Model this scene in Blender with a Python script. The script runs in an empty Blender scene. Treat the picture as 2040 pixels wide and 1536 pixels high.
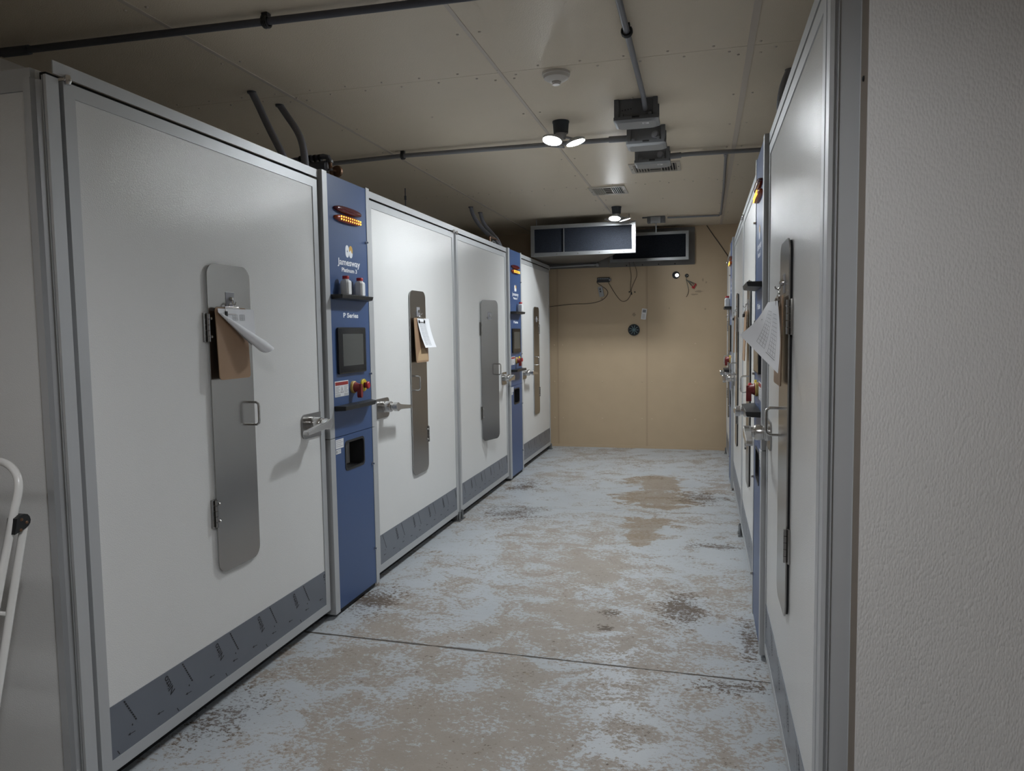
import bpy, bmesh, math, random
from mathutils import Vector, Matrix
random.seed(7)
C = bpy.context.scene.collection
PI = math.pi

# ------------------------------------------------------------------ camera, world, exposure
F_PX, YAW, PITCH, ROLL, CAM_H = 1455.5, math.radians(14.7116), math.radians(4.1406), math.radians(-0.8426), 1.5124
def make_camera():
    cam = bpy.data.cameras.new('camera'); o = bpy.data.objects.new('camera', cam); C.objects.link(o)
    cam.sensor_fit = 'HORIZONTAL'; cam.sensor_width = 36.0; cam.lens = F_PX / 2040 * 36.0
    cam.clip_start = 0.05; cam.clip_end = 60
    cy, sy = math.cos(YAW), math.sin(YAW)
    fw = Vector((-sy*math.cos(PITCH), cy*math.cos(PITCH), -math.sin(PITCH)))
    rt = Vector((cy, sy, 0)); up = rt.cross(fw)
    cr, sr = math.cos(ROLL), math.sin(ROLL)
    rt, up = cr*rt + sr*up, -sr*rt + cr*up
    m = Matrix((rt, up, -fw)).transposed().to_4x4(); m.translation = (0, 0, CAM_H)
    o.matrix_world = m
    bpy.context.scene.camera = o
make_camera()
sc = bpy.context.scene
sc.view_settings.view_transform = 'Standard'
try: sc.view_settings.look = 'None'
except Exception: pass
sc.view_settings.gamma = 1.0
sc.view_settings.use_curve_mapping = False
sc.view_settings.exposure = 0.08
w = bpy.data.worlds.new('world'); sc.world = w; w.use_nodes = True
w.node_tree.nodes['Background'].inputs[0].default_value = (1, 1, 1, 1)
w.node_tree.nodes['Background'].inputs[1].default_value = 0.0
LAMP = 440.0            # radiance of the LED lenses over the aisle
LAMP_NEAR = 400.0       # same fixture over the entry, out of the frame
LAMP_CORNER = 60.0     # weaker one over the ladder corner, out of the frame

# ------------------------------------------------------------------ key measures (metres)
XL, XR = -1.909, 0.273          # door faces of the left and right rows
YW, ZC = 9.453, 2.802           # far wall, ceiling
XWL, XWR, YREAR = -3.12, 1.486, -2.2

# ------------------------------------------------------------------ materials
def new_mat(name):
    m = bpy.data.materials.new(name); m.use_nodes = True
    nt = m.node_tree; b = nt.nodes['Principled BSDF']
    return m, nt, b
def nd(nt, typ, **kw):
    n = nt.nodes.new(typ)
    for k, v in kw.items():
        if k.startswith('i_'):
            key = k[2:]
            n.inputs[int(key) if key.isdigit() else key].default_value = v
        else: setattr(n, k, v)
    return n
def simple(name, col, rough=.5, metal=0., spec=.5, bump=None, var=0.0, coat=0.):
    m, nt, b = new_mat(name)
    b.inputs['Base Color'].default_value = (*col, 1); b.inputs['Roughness'].default_value = rough
    b.inputs['Metallic'].default_value = metal; b.inputs['Specular IOR Level'].default_value = spec
    if coat: b.inputs['Coat Weight'].default_value = coat
    tc = nd(nt, 'ShaderNodeTexCoord')
    if bump:
        sca, st, dist = bump[:3]
        n = nd(nt, 'ShaderNodeTexNoise', i_Scale=sca, i_Detail=2.0)
        mp = nd(nt, 'ShaderNodeMapping')
        if len(bump) > 3: mp.inputs['Scale'].default_value = bump[3]
        nt.links.new(tc.outputs['Object'], mp.inputs[0]); nt.links.new(mp.outputs[0], n.inputs['Vector'])
        bp = nd(nt, 'ShaderNodeBump', i_Strength=st, i_Distance=dist)
        nt.links.new(n.outputs['Fac'], bp.inputs['Height']); nt.links.new(bp.outputs[0], b.inputs['Normal'])
    if var:
        n2 = nd(nt, 'ShaderNodeTexNoise', i_Scale=6.0, i_Detail=2.0)
        nt.links.new(tc.outputs['Object'], n2.inputs['Vector'])
        mx = nd(nt, 'ShaderNodeMix', data_type='RGBA')
        mx.inputs[6].default_value = (*[c*(1-var) for c in col], 1); mx.inputs[7].default_value = (*[min(1, c*(1+var)) for c in col], 1)
        nt.links.new(n2.outputs['Fac'], mx.inputs[0]); nt.links.new(mx.outputs[2], b.inputs['Base Color'])
    return m
def emit(name, col, s):
    m, nt, b = new_mat(name)
    b.inputs['Base Color'].default_value = (*col, 1)
    b.inputs['Emission Color'].default_value = (*col, 1); b.inputs['Emission Strength'].default_value = s
    return m
def pebble(name, col, rough, spec, scale, st, dist, zs=1.0, var=.02):
    """fibreglass sheet with a cast pebble texture"""
    m = simple(name, col, rough, 0, spec, None, var); nt = m.node_tree; b = nt.nodes['Principled BSDF']
    tc = nd(nt, 'ShaderNodeTexCoord'); mp = nd(nt, 'ShaderNodeMapping'); mp.inputs['Scale'].default_value = (1, 1, zs)
    v = nd(nt, 'ShaderNodeTexVoronoi', feature='F1', i_Scale=scale)
    nt.links.new(tc.outputs['Object'], mp.inputs[0]); nt.links.new(mp.outputs[0], v.inputs['Vector'])
    bp = nd(nt, 'ShaderNodeBump', i_Strength=st, i_Distance=dist); bp.invert = True
    nt.links.new(v.outputs['Distance'], bp.inputs['Height']); nt.links.new(bp.outputs[0], b.inputs['Normal'])
    return m
M = {}
M['white'] = pebble('white_frp', (.72, .72, .71), .24, .5, 310, .30, .0016)
M['white_rough'] = pebble('white_embossed_wall', (.59, .575, .56), .45, .4, 220, .42, .0024, .5)
M['alu'] = simple('anodised_aluminium', (.49, .50, .51), .42, .30, .5, None, .03)
M['steel'] = simple('brushed_stainless', (.36, .35, .34), .25, 1.0, .5, (220, .10, .0006, (1, 1, .04)), .04)
M['chrome'] = simple('satin_chrome', (.62, .61, .60), .22, 1.0)
M['blue'] = simple('blue_enamel', (.044, .086, .205), .36, 0, .5, (400, .08, .0006), .02)
M['black'] = simple('black_plastic', (.012, .012, .013), .42)
M['dark'] = simple('black_rubber', (.008, .008, .009), .7)
M['film'] = simple('slate_film', (.140, .155, .185), .28, 0, .5, (30, .05, .002), .05)
M['print'] = simple('black_print', (.012, .012, .015), .5)
M['white_print'] = simple('white_print', (.82, .84, .88), .5)
M['gold'] = simple('gold_print', (.62, .36, .06), .5)
M['ceil'] = pebble('ceiling_panel', (.70, .61, .485), .42, .25, 170, .32, .0024)
M['ceil_strip'] = simple('ceiling_strip', (.57, .50, .43), .45)
M['wall_far'] = simple('tan_wall_panel', (.465, .355, .235), .42, 0, .35, (120, .2, .0015), .04)
M['wall_strip'] = simple('tan_joint_strip', (.41, .305, .20), .45)
M['wall_rivet'] = simple('tan_rivet', (.54, .42, .285), .4)
M['wall_plain'] = simple('wall_paint', (.55, .50, .44), .6, 0, .3, (90, .2, .002), .03)
M['tan_trim'] = simple('brown_edge_trim', (.20, .165, .135), .6)
M['conduit'] = simple('grey_pvc_conduit', (.20, .20, .215), .45)
M['conduit_dark'] = simple('dark_pvc_conduit', (.075, .077, .092), .5)
M['hose'] = simple('grey_hose', (.20, .205, .235), .5)
M['box_dark'] = simple('junction_box_grey', (.115, .118, .125), .5)
M['lid'] = simple('junction_lid_grey', (.28, .285, .29), .45)
M['galv'] = simple('galvanised_sheet', (.26, .265, .27), .36, .85, .5, (40, .08, .002), .16)
M['duct'] = simple('dull_duct_sheet', (.16, .15, .14), .5, .4, .5, None, .1)
M['board'] = simple('brown_hardboard', (.30, .19, .115), .55, 0, .4, None, .07)
M['paper'] = simple('white_paper', (.80, .81, .84), .8)
M['bottle'] = simple('white_bottle_plastic', (.74, .74, .74), .4)
M['red'] = simple('red_plastic', (.42, .018, .022), .4)
M['dkred'] = simple('dark_red_lens', (.085, .006, .010), .18)
M['redlever'] = simple('dull_red_plastic', (.21, .022, .022), .45)
M['yellow'] = simple('yellow_plastic', (.62, .47, .02), .45)
M['cream'] = simple('yellowed_plastic', (.62, .42, .12), .5)
M['amber'] = simple('amber_lens', (.33, .045, .004), .2)
M['amber'].node_tree.nodes['Principled BSDF'].inputs['Emission Color'].default_value = (1, .22, .01, 1)
M['amber'].node_tree.nodes['Principled BSDF'].inputs['Emission Strength'].default_value = 0.0
M['led'] = emit('amber_led', (1, .52, .06), 2.6)
M['glass'] = simple('dark_display_glass', (.008, .008, .009), .12, 0, .25)
M['lcd'] = simple('grey_lcd', (.070, .073, .068), .15, 0, .4)
M['label'] = simple('white_label', (.72, .72, .73), .5)
M['labelred'] = simple('red_print', (.30, .022, .018), .5)
M['ink'] = simple('grey_print', (.25, .25, .26), .6)
M['detector'] = simple('detector_plastic', (.62, .58, .53), .45)
M['vent'] = simple('cream_vent_metal', (.47, .43, .37), .45)
M['lampbody'] = simple('dark_lamp_housing', (.035, .04, .045), .45)
M['lamphead'] = simple('silver_lamp_fins', (.45, .45, .46), .4, .7)
M['lens'] = emit('lit_led_lens', (.91, .965, 1.0), LAMP)
M['lens_near'] = emit('lit_led_lens_entry', (.95, .97, 1.0), LAMP_NEAR)
M['lens_corner'] = emit('lit_led_lens_corner', (.95, .97, 1.0), LAMP_CORNER)
M['bulb'] = emit('lit_wall_lens', (1.0, .98, .95), 9.0)
for k in ('led', 'bulb'):      # too weak to light the room: no direct light sampling
    try: M[k].cycles.emission_sampling = 'NONE'
    except Exception: pass
M['cable'] = simple('brown_cable', (.05, .035, .028), .6)
M['wire_g'] = simple('grey_green_wire', (.10, .12, .10), .6)
M['copper'] = simple('dull_copper', (.18, .10, .06), .45, .6)
M['ladder'] = simple('white_enamel_tube', (.72, .71, .69), .25, 0, .5)
M['remote'] = simple('remote_grey', (.30, .30, .30), .5)
M['remote_w'] = simple('remote_white', (.66, .65, .64), .5)
M['pad'] = simple('translucent_grey_pad', (.27, .27, .29), .3)
M['teal'] = simple('teal_grille', (.11, .17, .19), .5)
M['window'] = simple('dark_window', (.03, .03, .032), .08)

def mesh_screen_mat():
    m, nt, b = new_mat('filter_mesh')
    tc = nd(nt, 'ShaderNodeTexCoord'); br = nd(nt, 'ShaderNodeTexNoise', i_Scale=260.0, i_Detail=1.0)
    mp = nd(nt, 'ShaderNodeMapping'); mp.inputs['Scale'].default_value = (1, 1, .6)
    nt.links.new(tc.outputs['Object'], mp.inputs[0]); nt.links.new(mp.outputs[0], br.inputs['Vector'])
    r = nd(nt, 'ShaderNodeValToRGB'); r.color_ramp.elements[0].position = .46; r.color_ramp.elements[1].position = .56
    r.color_ramp.elements[0].color = (.004, .005, .008, 1); r.color_ramp.elements[1].color = (.014, .017, .024, 1)
    nt.links.new(br.outputs['Fac'], r.inputs[0]); nt.links.new(r.outputs[0], b.inputs['Base Color'])
    b.inputs['Roughness'].default_value = .75; b.inputs['Specular IOR Level'].default_value = .15
    return m
M['mesh'] = mesh_screen_mat()

def floor_mat():
    m, nt, b = new_mat('worn_painted_concrete'); L = nt.links.new
    tc = nd(nt, 'ShaderNodeTexCoord'); P = tc.outputs['Object']
    def noise(scale, detail=6., rough=.6, sx=1., sy=1., dist=0., off=0.):
        mp = nd(nt, 'ShaderNodeMapping'); mp.inputs['Scale'].default_value = (sx, sy, 1); mp.inputs['Location'].default_value = (off, off*.7, 0)
        L(P, mp.inputs[0])
        n = nd(nt, 'ShaderNodeTexNoise', i_Scale=scale, i_Detail=detail, i_Roughness=rough, i_Distortion=dist)
        L(mp.outputs[0], n.inputs['Vector']); return n.outputs['Fac']
    def math_(op, a, c=None, clamp=False):
        n = nd(nt, 'ShaderNodeMath', operation=op, use_clamp=clamp)
        for i, v in enumerate((a, c)):
            if v is None: continue
            if isinstance(v, (int, float)): n.inputs[i].default_value = v
            else: L(v, n.inputs[i])
        return n.outputs[0]
    def ramp(f, lo, hi):
        n = nd(nt, 'ShaderNodeMapRange', interpolation_type='SMOOTHSTEP'); n.inputs[1].default_value = lo; n.inputs[2].default_value = hi
        L(f, n.inputs[0]); return n.outputs[0]
    def mix(f, a, c):
        n = nd(nt, 'ShaderNodeMix', data_type='RGBA'); L(f, n.inputs[0])
        for i, v in ((6, a), (7, c)):
            if isinstance(v, tuple): n.inputs[i].default_value = (*v, 1)
            else: L(v, n.inputs[i])
        return n.outputs[2]
    sep = nd(nt, 'ShaderNodeSeparateXYZ'); L(P, sep.inputs[0])
    def blob(x, y, rx, ry):
        dx = math_('MULTIPLY', math_('SUBTRACT', sep.outputs[0], x), 1/rx); dy = math_('MULTIPLY', math_('SUBTRACT', sep.outputs[1], y), 1/ry)
        d = math_('SQRT', math_('ADD', math_('MULTIPLY', dx, dx), math_('MULTIPLY', dy, dy)))
        return math_('SUBTRACT', 1.0, d, True)
    def addall(l):
        o = l[0]
        for q in l[1:]: o = math_('ADD', o, q)
        return o
    big = noise(1.1, 3., .5, 1, 1, .4); mid = noise(5.0, 7., .70, .9, 1.12, .6, 3.); fine = noise(48., 5., .78, .9, 1.15, .3, 7.)
    wear = math_('ADD', math_('ADD', math_('MULTIPLY', big, .36), math_('MULTIPLY', mid, .72)), math_('MULTIPLY', fine, .72))
    wearb = math_('ADD', wear, math_('MULTIPLY', addall([blob(-.75, 4.0, 1.2, 2.2), blob(-.9, 2.2, .8, .8)]), .105))
    worn = ramp(wearb, .915, .975)
    paint = mix(noise(3., 5., .6, 1, 1, 0, 11.), (.345, .368, .388), (.45, .474, .497))
    conc = mix(noise(7., 6., .65, 1, 1, 0, 17.), (.245, .207, .170), (.355, .308, .262))
    col = mix(math_('MULTIPLY', worn, .92), paint, conc)
    # thin scuff scratches in the paint
    scr = ramp(noise(16., 6., .75, .35, 2.6, 1.2, 23.), .60, .68)
    far = ramp(sep.outputs[1], 3.5, 6.0)
    col = mix(math_('MULTIPLY', scr, math_('ADD', .40, math_('MULTIPLY', far, .55))), col, (.22, .165, .12))
    # tan water stain
    st = math_('ADD', addall([blob(-.44, 5.62, .34, .50), blob(-.44, 5.2, .12, .28), blob(-.40, 6.6, .6, .7), blob(-.42, 7.4, .5, .5)]), math_('MULTIPLY', math_('SUBTRACT', mid, .5), 2.4))
    col = mix(math_('MULTIPLY', ramp(st, .40, .52), .8), col, (.235, .178, .122))
    # dark brown grime spots
    gr = math_('ADD', addall([blob(-.47, 3.84, .10, .09), blob(-.48, 3.62, .07, .07), blob(-.11, 4.0, .22, .42), blob(.13, 3.12, .28, .10), blob(-1.86, 3.72, .30, .42), blob(-1.85, 2.45, .22, .35),
                               blob(-1.55, 5.85, .42, .38), blob(.10, 5.2, .28, .12), blob(.22, 2.35, .12, .25), blob(-1.7, 6.9, .25, .5), blob(.0, 6.7, .4, .4), blob(.22, 3.6, .1, .5)]),
               math_('MULTIPLY', math_('SUBTRACT', math_('ADD', math_('MULTIPLY', mid, .42), math_('MULTIPLY', fine, .70)), .56), 5.5))
    col = mix(math_('MULTIPLY', ramp(gr, .52, .80), .85), col, (.085, .058, .040))
    spots = ramp(noise(30., 5., .7, .7, 1.3, .8, 31.), .70, .76)
    col = mix(math_('MULTIPLY', spots, .7), col, (.13, .095, .07))
    jd = math_('ABSOLUTE', math_('SUBTRACT', math_('SUBTRACT', sep.outputs[1], 3.222), math_('MULTIPLY', math_('ADD', sep.outputs[0], .6), -.020)))
    jn = math_('ADD', jd, math_('MULTIPLY', math_('SUBTRACT', mid, .5), .05))
    col = mix(math_('MULTIPLY', math_('SUBTRACT', 1.0, ramp(jn, .003, .011)), .85), col, (.10, .08, .065))
    L(col, b.inputs['Base Color'])
    rg = nd(nt, 'ShaderNodeMapRange'); rg.inputs[3].default_value = .38; rg.inputs[4].default_value = .62
    L(worn, rg.inputs[0]); L(rg.outputs[0], b.inputs['Roughness'])
    b.inputs['Specular IOR Level'].default_value = .35
    bp = nd(nt, 'ShaderNodeBump', i_Strength=.25, i_Distance=.004)
    L(noise(60., 3., .6, 1, 1, 0, 41.), bp.inputs['Height']); L(bp.outputs[0], b.inputs['Normal'])
    return m
M['floor'] = floor_mat()
M['crack'] = simple('dark_joint_dirt', (.05, .045, .04), .9)

# ------------------------------------------------------------------ mesh builder
class MB:
    """collects vertices and faces; T maps local coordinates to the world"""
    def __init__(s, T=None):
        s.v, s.f, s.mi, s.T = [], [], [], T
        s.cur = 0
    def add(s, vs, fs, T=None):
        T = T or s.T; o = len(s.v)
        s.v += [Vector(T(*p)) if T else Vector(p) for p in vs]
        s.f += [tuple(o + i for i in f) for f in fs]; s.mi += [s.cur]*len(fs); return s
    def box(s, a, b, bev=0.0):
        x0, y0, z0 = [min(p, q) for p, q in zip(a, b)]; x1, y1, z1 = [max(p, q) for p, q in zip(a, b)]
        if bev <= 0:
            vs = [(x, y, z) for x in (x0, x1) for y in (y0, y1) for z in (z0, z1)]
            return s.add(vs, [(0, 1, 3, 2), (4, 6, 7, 5), (0, 4, 5, 1), (2, 3, 7, 6), (0, 2, 6, 4), (1, 5, 7, 3)])
        bm = bmesh.new(); bmesh.ops.create_cube(bm, size=1)
        for q in bm.verts: q.co = Vector(((x0+x1)/2 + q.co.x*(x1-x0), (y0+y1)/2 + q.co.y*(y1-y0), (z0+z1)/2 + q.co.z*(z1-z0)))
        bmesh.ops.bevel(bm, geom=bm.edges[:], offset=bev, segments=2, affect='EDGES', profile=.5)
        bm.verts.index_update()
        vs = [tuple(q.co) for q in bm.verts]; fs = [tuple(q.index for q in f.verts) for f in bm.faces]; bm.free()
        return s.add(vs, fs)
    def prism(s, poly, c0, c1, ax=1):
        """extrude a 2-D polygon along local axis ax (other two axes in order)"""
        n = len(poly)
        def P(p, c):
            l = list(p); l.insert(ax, c); return tuple(l)
        vs = [P(p, c0) for p in poly] + [P(p, c1) for p in poly]
        fs = [tuple(range(n)), tuple(range(2*n-1, n-1, -1))] + [(i, n+i, n+(i+1) % n, (i+1) % n) for i in range(n)]
        return s.add(vs, fs)
    def ring(s, outer, inner, c0, c1, ax=1):
        n = len(outer)
        def P(p, c):
            l = list(p); l.insert(ax, c); return tuple(l)
        vs = [P(p, c) for c in (c0, c1) for q in (outer, inner) for p in q]
        fs = []
        for i in range(n):
            j = (i+1) % n
            fs += [(i, j, n+j, n+i), (2*n+i, 3*n+i, 3*n+j, 2*n+j), (i, 2*n+i, 2*n+j, j), (n+i, n+j, 3*n+j, 3*n+i)]
        return s.add(vs, fs)
    def cyl(s, p0, p1, r0, r1=None, seg=20):
        return s.rev(p0, p1, [(0, r0), (1, r0 if r1 is None else r1)], seg)
    def rev(s, p0, p1, prof, seg=24):
        """surface of revolution about p0->p1; prof = (fraction along axis, radius), capped"""
        p0, p1 = Vector(p0), Vector(p1); d = p1-p0; L_ = d.length or 1e-6; d = d/L_
        a = d.orthogonal().normalized(); b = d.cross(a)
        vs = []
        for f, r in prof:
            for k in range(seg):
                an = 2*PI*k/seg; vs.append(tuple(p0 + d*(L_*f) + (a*math.cos(an)+b*math.sin(an))*r))
        fs = [tuple(range(seg-1, -1, -1)), tuple(range((len(prof)-1)*seg, len(prof)*seg))]
        for i in range(len(prof)-1):
            for k in range(seg):
                q = (k+1) % seg; fs.append((i*seg+k, i*seg+q, (i+1)*seg+q, (i+1)*seg+k))
        return s.add(vs, fs)
    def tube(s, pts, r, seg=10, smooth=0):
        pts = [Vector(p) for p in pts]
        for _ in range(smooth):
            q = [pts[0]]
            for i in range(len(pts)-1): q += [pts[i]*.75+pts[i+1]*.25, pts[i]*.25+pts[i+1]*.75]
            pts = q + [pts[-1]]
        vs = []; n = len(pts); a = None
        for i, p in enumerate(pts):
            d = (pts[min(i+1, n-1)] - pts[max(i-1, 0)]).normalized()
            a = d.orthogonal().normalized() if a is None else (a - d*a.dot(d)).normalized()
            b = d.cross(a)
            for k in range(seg):
                an = 2*PI*k/seg; vs.append(tuple(p + (a*math.cos(an)+b*math.sin(an))*r))
        fs = [tuple(range(seg-1, -1, -1)), tuple(range((n-1)*seg, n*seg))]
        for i in range(n-1):
            for k in range(seg):
                q = (k+1) % seg; fs.append((i*seg+k, i*seg+q, (i+1)*seg+q, (i+1)*seg+k))
        return s.add(vs, fs)
    def poly(s, pts): return s.add(pts, [tuple(range(len(pts)))])
    def build(s, name, mats, parent=None, smooth=False, fix=True):
        org = parent_origin(parent)
        used = sorted({i for f in s.f for i in f})
        if len(used) < len(s.v):
            mp = {a: k for k, a in enumerate(used)}; s.v = [s.v[a] for a in used]; s.f = [tuple(mp[i] for i in f) for f in s.f]
        me = bpy.data.meshes.new(name)
        me.from_pydata([tuple(v - org) for v in s.v], [], s.f)
        if not isinstance(mats, (list, tuple)): mats = [mats]
        for m in mats: me.materials.append(M[m] if isinstance(m, str) else m)
        for p, k in zip(me.polygons, s.mi): p.material_index = k
        if fix:
            bm = bmesh.new(); bm.from_mesh(me); bmesh.ops.recalc_face_normals(bm, faces=bm.faces[:]); bm.to_mesh(me); bm.free()
        if smooth:
            for p in me.polygons: p.use_smooth = True
            try: me.set_sharp_from_angle(angle=math.radians(35))
            except Exception: pass
        me.update()
        o = bpy.data.objects.new(name, me); C.objects.link(o)
        if parent is not None: o.parent = parent
        return o
ORG = {}
def parent_origin(p):
    while p is not None:
        if p.name in ORG: return ORG[p.name]
        p = p.parent
    return Vector((0, 0, 0))
def thing(name, label, cat, loc=(0, 0, 0), group=None):
    o = bpy.data.objects.new(name, None); C.objects.link(o); o.location = loc; o.empty_display_size = .05
    ORG[o.name] = Vector(loc); o['label'] = label; o['category'] = cat
    if group: o['group'] = group
    return o
def tag(o, label, cat, group=None):
    o['label'] = label; o['category'] = cat
    if group: o['group'] = group
    return o
def struct(o): o['kind'] = 'structure'; return o
def rrect(x0, x1, y0, y1, r, n=5, corners=(1, 1, 1, 1)):
    pts = []
    for (cx, cy, a0, on) in ((x1-r, y1-r, 0, corners[0]), (x0+r, y1-r, 90, corners[1]), (x0+r, y0+r, 180, corners[2]), (x1-r, y0+r, 270, corners[3])):
        if not on:
            pts += [(cx + r*(1 if a0 in (0, 270) else -1), cy + r*(1 if a0 in (0, 90) else -1))]*1; continue
        for k in range(n+1):
            a = math.radians(a0 + 90*k/n); pts.append((cx + r*math.cos(a), cy + r*math.sin(a)))
    return pts
def circle(cx, cy, r, n=20, ry=None):
    return [(cx + r*math.cos(2*PI*k/n), cy + (ry or r)*math.sin(2*PI*k/n)) for k in range(n)]
_tc = {}
def text2d(txt, size, bold=0.0):
    """flat glyph mesh of a line of writing, centred on its box in x, baseline at y = 0"""
    k = (txt, bold)
    if k not in _tc:
        cu = bpy.data.curves.new('t', 'FONT'); cu.body = txt; cu.size = 1.0; cu.align_x = 'CENTER'; cu.offset = bold; cu.resolution_u = 3
        ob = bpy.data.objects.new('t', cu); C.objects.link(ob)
        dg = bpy.context.evaluated_depsgraph_get(); me = bpy.data.meshes.new_from_object(ob.evaluated_get(dg))
        _tc[k] = ([tuple(v.co) for v in me.vertices], [tuple(p.vertices) for p in me.polygons])
        bpy.data.objects.remove(ob); bpy.data.curves.remove(cu); bpy.data.meshes.remove(me)
    vs, fs = _tc[k]
    return [(x*size, y*size) for x, y, z in vs], fs

# local frames of the two rows: (s along the aisle, n out of the door face, z up)
def TL(s, n, z): return (XL + n, s, z)
def TR(s, n, z): return (XR - n, s, z)

# ================================================================== SETTING
# floor: three slabs with open joints
fl = struct(MB().box((XWL-.1, YREAR-.1, -.12), (XWR+.1, YW+.15, -.012)).build('floor', 'crack'))
J1 = lambda x: 3.222 - .020*(x+.6); J2 = lambda x: 6.10 + .038*(x+.6)
E0, E1 = XWL-.05, XWR+.05
def slab(ya, yb):
    m = MB(); m.prism([(E0, ya(E0)), (E1, ya(E1)), (E1, yb(E1)), (E0, yb(E0))], -.012, 0, 2); return m.build('slab', 'floor', fl)
g = .0028
slab(lambda x: YREAR-.05, lambda x: J1(x)-g); slab(lambda x: J1(x)+g, lambda x: J2(x)-g); slab(lambda x: J2(x)+g, lambda x: YW+.1)
# ceiling: panels, seam strips, rivets
ce = struct(MB().box((XWL-.1, YREAR-.1, ZC+.012), (XWR+.1, YW+.15, ZC+.1)).build('ceiling', 'crack'))
XS = [XWL-.05, -2.160, -.985, .203, 1.385, XWR+.05]; YS = [YREAR-.05, .60, 3.604, 6.60, YW+.05]
for i in range(5):
    for j in range(4):
        MB().box((XS[i]+.0015, YS[j]+.0015, ZC), (XS[i+1]-.0015, YS[j+1]-.0015, ZC+.012)).build('ceiling_panel', 'ceil', ce)
for x, wd in ((-2.160, .022), (-.985, .018), (.203, .030), (1.385, .03)):
    MB().box((x-wd/2, YREAR, ZC-.003), (x+wd/2, YW, ZC+.001)).build('joint_strip', 'ceil_strip', ce)
rv = MB()
for x in XS[1:5]:
    y = -1.7
    while y < 9.3:
        for dx in (-.05, .05):
            if abs(y-3.6) > .02: rv.rev((x+dx, y, ZC+.001), (x+dx, y, ZC-.005), [(0, .007), (.6, .006), (1, .003)], 8)
        y += .60
for y in (3.604, 6.60):
    for i in range(22):
        x = -3.0 + i*.205
        for dy in (-.045, .045): rv.rev((x + dy*.8, y+dy, ZC+.001), (x + dy*.8, y+dy, ZC-.005), [(0, .007), (.6, .006), (1, .003)], 8)
for xc in (-2.75, -1.57, -.39, .8):
    for y in (1.2, 2.4, 4.2, 5.2, 7.4, 8.4): rv.rev((xc, y, ZC+.001), (xc, y, ZC-.005), [(0, .007), (.6, .006), (1, .003)], 8)
r_ = rv.build('rivet', 'ceil_strip', ce); r_['kind'] = 'stuff'
# far wall with sheet panels, a foot strip and rivets
wb = struct(MB().box((XWL-.1, YW+.012, -.05), (XWR+.1, YW+.12, ZC+.05)).build('wall_back', 'crack'))
WX = [XWL, -1.850, -.697, .456, XWR]
for i in range(4): MB().box((WX[i]+.002, YW, .03), (WX[i+1]-.002, YW+.012, ZC)).build('wall_panel', 'wall_far', wb)
for x in WX[1:4]: MB().box((x-.012, YW-.004, .03), (x+.012, YW+.002, ZC)).build('joint_strip', 'wall_strip', wb)
MB().box((XWL, YW-.006, 0), (XWR, YW+.012, .034)).build('foot_strip', 'wall_far', wb)
rv = MB()
for x in (-1.90, -1.79, -1.27, -.76, -.635, -.10):
    for z in (.38, .86, 1.34): rv.rev((x, YW+.001, z), (x, YW-.006, z), [(0, .010), (.6, .009), (1, .004)], 8)
r_ = rv.build('rivet', 'wall_rivet', wb); r_['kind'] = 'stuff'
st = MB()
for (x, z, rx, rz) in ((-.86, 1.72, .022, .022), (-.06, 1.99, .05, .012), (-.11, 1.955, .045, .010), (-.01, 2.13, .008, .02), (.03, 2.10, .008, .012), (-1.27, 1.93, .015, .01), (.02, 1.77, .01, .01), (-.42, 1.79, .006, .01)):
    a0 = random.random()*6
    st.prism([(x + rx*math.cos(2*PI*k/11)*(1+.35*math.sin(3*k+a0)), z + rz*math.sin(2*PI*k/11)*(1+.3*math.cos(2*k+a0))) for k in range(11)], YW-.0006, YW+.001, 1)
st.build('stain', simple('grey_brown_stain', (.31, .235, .16), .7), wb)
struct(MB().box((XWL-.1, YREAR, -.05), (XWL, YW+.1, ZC+.05)).build('wall_left', 'wall_plain'))
struct(MB().box((XWR, YREAR, -.05), (XWR+.1, YW+.1, ZC+.05)).build('wall_right', 'wall_plain'))
struct(MB().box((XWL-.1, YREAR-.1, -.05), (XWR+.1, YREAR, ZC+.05)).build('wall_front', 'wall_plain'))
# short partition that closes the right-hand row towards the camera
pt = struct(MB().box((.3375, 1.742, 0), (XWR, 1.82, ZC)).build('wall_partition', 'tan_trim'))
MB().box((.3365, 1.733, 0), (XWR, 1.742, ZC)).build('wall_sheet', 'white_rough', pt)
MB().rev((.3375, 1.785, 2.055), (.333, 1.785, 2.055), [(0, .006), (.7, .006), (1, .003)], 10).build('screw', 'black', pt)

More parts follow.
